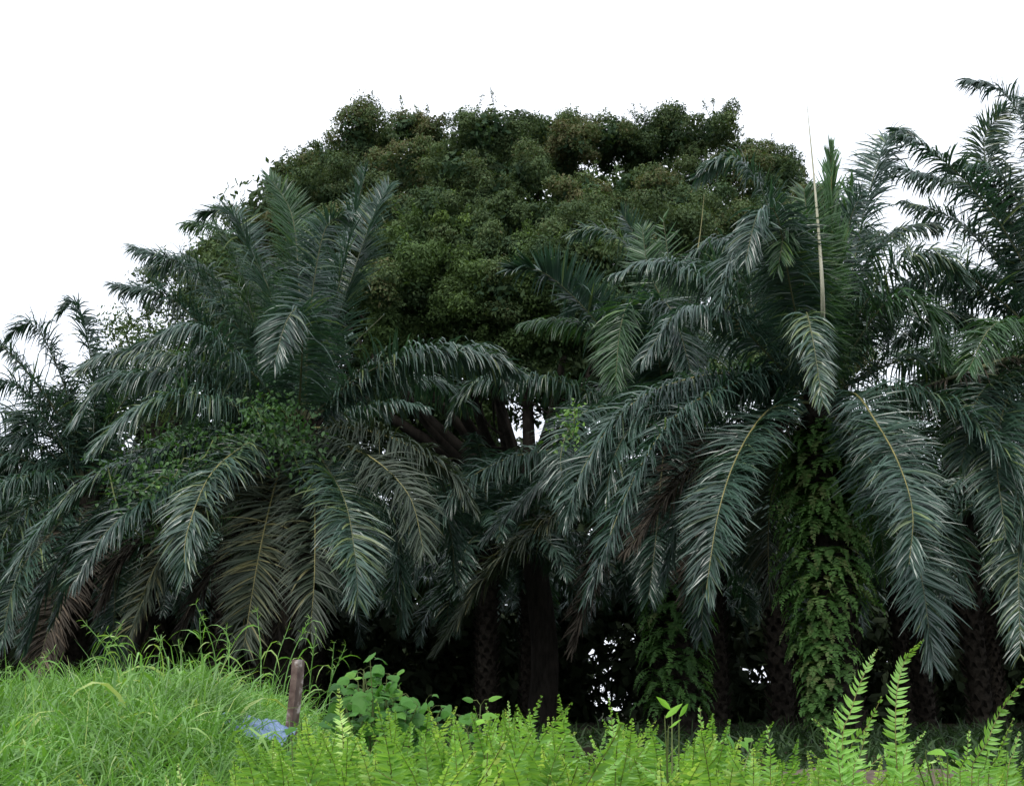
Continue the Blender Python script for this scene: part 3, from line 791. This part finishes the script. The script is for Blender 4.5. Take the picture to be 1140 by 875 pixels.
def low_cover():
    rs = np.random.RandomState(9); mb = MB(); n = 34000
    y = rs.uniform(2.8, 9, n); x = rs.uniform(-.25, .56, n) * y
    blades(mb, x, y, rs.uniform(.12, .30, n), rs.uniform(.010, .022, n), rs, .8, rs.uniform(.3, 1, n), tb=.25, tsd=.2)
    tag(ob('ground_cover', mb.mesh('ground_cover', [M_GRASS])), 'low leafy ground cover growing under the ferns', 'ground cover', kind='stuff')
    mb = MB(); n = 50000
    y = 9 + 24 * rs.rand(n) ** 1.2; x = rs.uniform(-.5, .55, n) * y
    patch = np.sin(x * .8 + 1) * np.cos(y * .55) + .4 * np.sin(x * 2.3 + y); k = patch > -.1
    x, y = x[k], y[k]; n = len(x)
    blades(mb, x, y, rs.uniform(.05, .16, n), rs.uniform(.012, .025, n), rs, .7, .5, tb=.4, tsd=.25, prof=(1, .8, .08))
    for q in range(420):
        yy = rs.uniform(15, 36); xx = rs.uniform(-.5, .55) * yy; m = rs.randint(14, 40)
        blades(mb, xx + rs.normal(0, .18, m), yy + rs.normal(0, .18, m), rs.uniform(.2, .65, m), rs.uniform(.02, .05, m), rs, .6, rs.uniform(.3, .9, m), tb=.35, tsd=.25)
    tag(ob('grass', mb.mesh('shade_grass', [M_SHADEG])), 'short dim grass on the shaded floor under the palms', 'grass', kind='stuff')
low_cover()

# ------------------------------------------------------------------ foreground ferns
def fern_mesh(L, arch, rs, plen=.075, n=60, bias=.45, curl=0.0, S0=None, P=None, width=.015, lean=0):
    mb = MB()
    if P is None:
        P, _ = spline([np.zeros(3), np.array([lean * .3, -arch * .12, .42]) * L, np.array([lean * .7, -arch * .5, .82]) * L, np.array([lean, -arch * 1.0, .98]) * L], 24)
        S0 = np.array([1., 0, 0])
    tube(mb, P, np.linspace(.0032, .0009, len(P)), 4, .5, 1)
    fern_strips(mb, P, S0, n, plen, width, rs, bias=bias, fold=.16, droop=.10, ang0=74, seg=(.75, 1, .85, .5, .06), start=.10, curl=curl)
    return mb.mesh('frond', [M_FERN, M_FERNST])
rsf = np.random.RandomState(12)
FP = [fern_mesh(1.0, rsf.uniform(.05, .55), rsf, rsf.uniform(.08, .115), int(rsf.uniform(46, 60)), bias=rsf.uniform(.1, .95), curl=rsf.choice([0, 0, .4, .8]), lean=rsf.uniform(-.15, .15), width=rsf.uniform(.023, .030)) for _ in range(22)]

ytop = lambda px: np.interp(px, [150, 210, 270, 330, 370, 400, 480, 540, 590, 620, 680, 705, 740, 790, 810, 850, 880, 920, 960, 1060, 1145], [905, 868, 846, 816, 794, 795, 785, 780, 785, 797, 788, 801, 796, 792, 820, 811, 842, 835, 845, 835, 826])

def fern_plant(x, Y, label, group, rs, ztop, nf=7):
    g = float(hgt(x, Y)); root = bpy.data.objects.new('fern', None); COL.objects.link(root); root.location = (x, Y, g)
    tag(root, label, 'fern', group)
    H = max(.25, ztop - g)
    for k in range(nf):
        f = ob('frond', FP[rs.randint(len(FP))], root)
        s = H * (1.0 if k == 0 else rs.uniform(.78, 1.0))
        tilt = rs.uniform(0, .08) if k == 0 else rs.uniform(.04, .34)
        s = s / math.cos(tilt * .8)
        f.rotation_euler = (rs.normal(0, .12) + tilt * rs.choice([-1, .4]), rs.normal(0, .2 if k else .07), rs.normal(0, .32 if k < 4 else .9))
        f.scale = (s ** .35, s, s) if s > 0 else (1, 1, 1)
        f.scale = (max(.9, s), s, s)
    return root

def fern_bed():
    rs = np.random.RandomState(21)
    for (Y, step, lo) in ((2.75, 58, 40), (3.1, 62, 26), (3.5, 50, 15), (3.9, 44, 7), (4.4, 40, 1), (5.0, 40, -2), (5.7, 44, -2)):
        px = 215.0 + rs.uniform(0, 30)
        while px < 1165:
            dens = 1
            x = (px - 570) / 1300 * Y * 1.02
            yt = ytop(px) + lo + abs(rs.normal(0, 13)) - 3
            zt = at(px, yt, Y)[2]
            if px > 330 - (6 - Y) * 30:
                fern_plant(x, Y + rs.uniform(-.2, .2), 'bright green sword fern massed with others in the low bed along the bottom edge', 'sword ferns of the low bed', rs, zt, 6)
            px += step * rs.uniform(.75, 1.25)
fern_bed()

def hero_fern(label, Y, paths, seed, plen=.085, curls=None, bias=.55, n=58):
    rs = np.random.RandomState(seed); b0 = at(paths[0][0][0], paths[0][0][1], Y); g = float(hgt(b0[0], Y))
    off = np.array([b0[0], Y, g]); root = bpy.data.objects.new('fern', None); COL.objects.link(root); root.location = off
    tag(root, label, 'fern', 'tall ferns standing above the bed')
    for i, pp in enumerate(paths):
        yaw = rs.normal(0, .35)
        pts = [np.array([rs.uniform(-.03, .03), rs.uniform(-.03, .03), 0])] + [at(px, py, Y + (j - 1) * rs.uniform(-.05, .05)) - off for j, (px, py) in enumerate(pp)]
        P, L = spline(pts, 30)
        f = ob('frond', fern_mesh(L, 0, rs, plen, int(n * L / .9), bias + rs.normal(0, .08), (curls or 0), np.array([math.cos(yaw), math.sin(yaw), 0]), P), root)
    return root
hero_fern('tall fern leaning right with widely spaced leaflets, in front of the fern covered trunk', 3.6, [[(938,850),(948,790),(962,750),(977,722)], [(935,860),(925,820),(905,800)], [(945,860),(965,810),(982,775)], [(925,870),(915,850),(902,835)], [(938,880),(940,835),(930,790)], [(950,880),(958,840),(968,800)], [(945,885),(972,850),(992,835)], [(932,885),(925,855),(918,812)]], 401, plen=.078, n=44, curls=.5)
hero_fern('tallest fern, a single narrow frond curling right at its tip', 3.5, [[(999,860),(997,800),(1000,760),(1010,730),(1028,712)], [(1005,870),(1018,830),(1030,815)], [(1000,880),(1003,835),(1008,790)], [(995,880),(990,850),(985,830)], [(1010,885),(1028,855),(1045,845)]], 402, plen=.066, n=60, curls=.35, bias=.7)
hero_fern('arching fern at the right picture edge with curled pale leaflets', 3.4, [[(1082,880),(1098,830),(1115,790),(1150,745)], [(1120,880),(1128,840),(1135,815)], [(1100,885),(1112,840),(1128,800)], [(1090,890),(1095,860),(1100,835)]], 403, plen=.075, curls=1.2, n=56, bias=.6)
hero_fern('small upright fern between the tallest fern and the arching edge fern', 3.6, [[(1070,880),(1076,845),(1079,812)], [(1060,880),(1050,850),(1042,840)]], 404, plen=.07)
hero_fern('upright fern with one pointed frond right of the leafy sapling', 4.2, [[(782,840),(781,815),(779,786)], [(790,850),(800,830),(808,822)]], 405, plen=.075)
hero_fern('narrow fern standing above the bed left of the brown soil', 4.0, [[(858,870),(858,840),(854,808)], [(840,870),(838,850),(836,835)]], 406, plen=.075)
hero_fern('pointed fern rising below the bright gap in the grove', 4.3, [[(684,840),(682,812),(678,778)], [(690,850),(700,830),(712,818)]], 407, plen=.07)
hero_fern('upright fern left of the bed centre with a slender frond', 4.4, [[(568,835),(567,810),(566,780)], [(560,850),(550,825),(541,783)]], 408, plen=.065)
hero_fern('pair of slim fern fronds right of the bed centre', 4.4, [[(592,840),(591,815),(589,789)], [(610,850),(614,825),(616,798)]], 409, plen=.065)
hero_fern('lone yellowish fern standing by the post and the heart leaved climber', 4.6, [[(382,830),(379,800),(377,766)], [(368,850),(362,830),(358,815)]], 410, plen=.085, bias=.9)
hero_fern('pale fern in the grass near the lower left', 3.6, [[(208,905),(204,880),(198,850)], [(215,905),(222,885),(228,862)], [(200,910),(190,885),(184,862)]], 411, plen=.06, bias=.8)

# ------------------------------------------------------------------ heart-leaved climber, sapling, broad plants
def leafy(name, label, cat, Y, base, stems, seed, leaf=.10, nleaf=5, mat=M_HEART, group=None, prof=(.55, 1, .95, .6, .06), wr=.85, spread=.06, tint=.4, up=0):
    rs = np.random.RandomState(seed); b = at(base[0], base[1], Y); g = float(hgt(b[0], Y)); off = np.array([b[0], Y, g - .02])
    root = bpy.data.objects.new(name, None); COL.objects.link(root); root.location = off
    tag(root, label, cat, group)
    ms = MB(); ml = MB()
    for tipx, tipy in stems:
        yy = Y + rs.uniform(-.3, .3)
        e = at(tipx, tipy, yy) - off; P, L = spline([np.array([rs.normal(0, .04), rs.normal(0, .04), 0]), e * np.array([.5, .5, .6]) + rs.normal(0, .03, 3), e], 14)
        tube(ms, P, np.linspace(.006, .002, 14), 4)
        n = nleaf; i = np.sort(rs.choice(np.arange(5, 14), n, replace=True)); i[-1] = 13
        az = rs.uniform(0, 2 * math.pi, n)
        o = np.stack([np.cos(az), -np.abs(np.sin(az)) * .8, rs.uniform(-.1, .7, n) + up], 1)
        q = P[i] + unit(o) * spread * rs.uniform(.4, 1, n)[:, None]
        for a, c in zip(P[i], q): tube(ms, [a, (a + c) / 2 + [0, 0, .01], c], .0015, 3)
        R = np.cross(o, [0, -.6, .8]) + rs.normal(0, .3, (n, 3))
        s = leaf * rs.uniform(.6, 1.2, n)
        strips(ml, q, o * [1, 1, .6], R, s, s * wr, rs.uniform(.2, .9, n) * (.2 if up else 1), np.clip(rs.normal(tint, .2, n), 0, 1), prof=prof, fold=.12)
    ob('stem', ms.mesh('stem', [M_STEM]), root); ob('leaves', ml.mesh('leaves', [mat]), root)
rq = np.random.RandomState(55)
st = [(412,733),(405,745),(398,752),(425,748),(436,755),(445,765),(390,765),(410,765),(430,772),(455,775),(465,785),(400,780),(385,785),(420,788),(442,788),(475,778),(490,790),(505,797),(480,800),(462,802),(430,802),(405,800),(450,795),(392,795)]
leafy('heart_leaved_climber', 'mound of broad heart shaped leaves right of the rusty post', 'plant', 6.0, (428, 830), st + [(x + rq.uniform(-8, 8), y + rq.uniform(4, 14)) for x, y in st], 91, .078, 14, tint=.55)
leafy('sapling', 'small sapling with lance shaped leaves sticking up from the fern bed', 'plant', 4.2, (752, 850), [(748,792),(756,800),(740,800),(744,812)], 92, .062, 4, M_HEART, prof=(.2, .8, 1, .6, .06), wr=.3, tint=.85, spread=.01, up=1.3)
leafy('leafy_weed', 'weed with small bright leaves climbing out of the ferns near the centre', 'plant', 4.4, (520, 850), [(535,785),(545,800),(520,812),(560,812),(528,800)], 93, .05, 7, M_HEART, wr=.6, tint=.8)
leafy('leafy_weed', 'spindly weed trailing right beside the narrow fern by the brown soil', 'plant', 4.2, (805, 860), [(838,822),(822,828),(812,820),(800,835)], 94, .085, 3, M_HEART, prof=(.3, 1, .9, .4, .06), wr=.35, tint=.8, spread=.02)
leafy('leafy_weed', 'weed of small green leaves growing at the foot of the rusty post', 'plant', 5.6, (335, 840), [(335,800),(345,808),(352,822),(325,815),(340,825),(360,815)], 95, .06, 6, M_HEART, wr=.6, tint=.5)
leafy('leafy_weed', 'weed with pointed leaves below the tallest fern', 'plant', 3.5, (1035, 880), [(1030,840),(1045,835),(1038,850),(1022,852),(1055,845)], 96, .07, 5, M_HEART, wr=.4, tint=.75, spread=.03)
for k, (x, y, Y, l) in enumerate([(64,722,7.8,'broad pointed leaf blade standing on the far left of the bank crest'), (216,712,8.0,'clump of broad pointed leaves on the middle of the bank crest')]):
    rs = np.random.RandomState(500 + k); b = at(x, y + 30, Y); b[2] = float(hgt(b[0], Y)); mb = MB(); n = 2 if k == 0 else 5
    H = at(x, y, Y)[2] - b[2]
    strips(mb, b + rs.normal(0, .02 + .1 * k, (n, 3)) * [1, 1, 0], rs.normal(0, .22, (n, 3)) + [0, 0, 1], np.array([[1, .3, 0]] * n) + rs.normal(0, .3, (n, 3)), H * rs.uniform(.6, 1.05, n), .045, .12, rs.uniform(.4, .8, n), prof=(.25, .6, 1, .9, .5, .05), fold=.15)
    tag(ob('broad_leaved_weed', mb.mesh('broad_leaved_weed', [M_GRASS])), l, 'plant')

# ------------------------------------------------------------------ brown soil heap at the right, post, blue sheet
def soil():
    rs = np.random.RandomState(3); mb = MB(); n = 40; m = 22
    cx = at(960, 842, 13.5)
    u, v = np.meshgrid(np.linspace(-1, 1, n), np.linspace(-1, 1, m), indexing='ij')
    X = cx[0] + u * 2.2; Y = 13.5 + v * .9
    r = np.sqrt(u ** 2 + v ** 2); H = .15 * np.clip(1 - r ** 2, 0, 1) ** .8 * (1 + .3 * np.sin(u * 7) * np.cos(v * 4)) + rs.normal(0, .012, u.shape)
    Z = hgt(X, Y) - .03 + H
    i, j = np.meshgrid(np.arange(n - 1), np.arange(m - 1), indexing='ij'); a = (i * m + j).ravel()
    mb.add(np.stack([X, Y, Z], -1).reshape(-1, 3), np.stack([a, a + 1, a + m + 1, a + m], 1), .5, 0, True)
    tag(ob('soil_heap', mb.mesh('soil_heap', [rough_mat('soil', (.06, .045, .033), (.13, .10, .075), 7, .95, .8, .05)])), kind='structure')
soil()

def post():
    Y = 6.8; top_ = at(332, 734, Y); x, z = top_[0], top_[2]; g = float(hgt(x, Y)) - .25
    m = bpy.data.materials.new('rusty_paint'); m.use_nodes = True; n = m.node_tree; b = n.nodes['Principled BSDF']
    tcn = n.nodes.new('ShaderNodeTexCoord'); z1 = n.nodes.new('ShaderNodeTexNoise'); z1.inputs['Scale'].default_value = 14; z1.inputs['Detail'].default_value = 8
    r = n.nodes.new('ShaderNodeValToRGB'); e = r.color_ramp.elements
    e[0].position = .38; e[0].color = (.06, .03, .022, 1); e[1].position = .66; e[1].color = (.42, .36, .33, 1); q = e.new(.55); q.color = (.12, .078, .060, 1)
    n.links.new(tcn.outputs['Object'], z1.inputs['Vector']); n.links.new(z1.outputs['Fac'], r.inputs['Fac']); n.links.new(r.outputs['Color'], b.inputs['Base Color'])
    b.inputs['Roughness'].default_value = .6
    bp = n.nodes.new('ShaderNodeBump'); bp.inputs['Strength'].default_value = .5; bp.inputs['Distance'].default_value = .01
    n.links.new(z1.outputs['Fac'], bp.inputs['Height']); n.links.new(bp.outputs['Normal'], b.inputs['Normal'])
    # angle-iron shaped post: L section, leaning slightly left at the foot
    s = .032; t = .006; H = z - g
    sec = [(-s, -s), (s * .15, -s - .012), (s * .15 + t, -s), (s, s * .6), (s - .01, s * .6 + .006), (s * .1, -s + t + .004), (-s, -s + t)]
    mb = MB(); V = []; rs = np.random.RandomState(2)
    levels = np.linspace(0, 1, 14)
    for k, u in enumerate(levels):
        for (a, c) in sec: V.append((a - .035 * (1 - u) + .004 * math.sin(u * 9), c + .003 * math.sin(u * 13), u * H + (rs.uniform(-.006, .006) if k == 13 else 0)))
    K = len(sec); f = [(i * K + k, i * K + (k + 1) % K, (i + 1) * K + (k + 1) % K, (i + 1) * K + k) for i in range(13) for k in range(K)]
    o = 13 * K; f += [(o, o + 1, o + 5, o + 6), (o + 1, o + 2, o + 3, o + 5), (o + 3, o + 4, o + 5, o + 5 - 0)] 
    f = [q for q in f if len(set(q)) == 4]
    mb.add(V, f, .5)
    tag(ob('post', mb.mesh('post', [m]), loc=(x, Y, g)), 'short rusty brown metal post standing in the grass on the bank', 'post')
    # blue plastic sheet, crumpled in the grass
    mb = MB(); n1, m1 = 40, 24; Yc = 6.6; c = at(286, 815, Yc); rs = np.random.RandomState(4)
    u, v = np.meshgrid(np.linspace(-1, 1, n1), np.linspace(-1, 1, m1), indexing='ij')
    wx = c[0] - .03 + u * .21 + .015 * v; wy = Yc + v * .15 + .03 * u
    wz = hgt(c[0], Yc) + (hgt(wx, wy) - hgt(c[0], Yc)) * .35 + .135 + v * .035 + .008 * np.sin(u * 9 + v * 5) + .006 * np.sin(u * 4 - v * 12) + .004 * np.sin(u * 23 + v * 17) - .05 * np.clip(-v - .7, 0, 1) + .01 * u
    i, j = np.meshgrid(np.arange(n1 - 1), np.arange(m1 - 1), indexing='ij'); a = (i * m1 + j).ravel()
    mb.add(np.stack([wx, wy, wz], -1).reshape(-1, 3), np.stack([a, a + 1, a + m1 + 1, a + m1], 1), .5, 0, True)
    me = mb.mesh('plastic_sheet', [rough_mat('blue_plastic', (.07, .12, .25), (.18, .25, .38), 18, .35, .4, .01, .5)])
    oo = tag(ob('plastic_sheet', me), 'crumpled blue plastic sheet half buried in the grass left of the post', 'plastic sheet')
    md = oo.modifiers.new('thickness', 'SOLIDIFY'); md.thickness = .002
post()
print('objects', len(bpy.data.objects), 'polys', sum(len(o.data.polygons) for o in bpy.data.objects if o.type == 'MESH'))
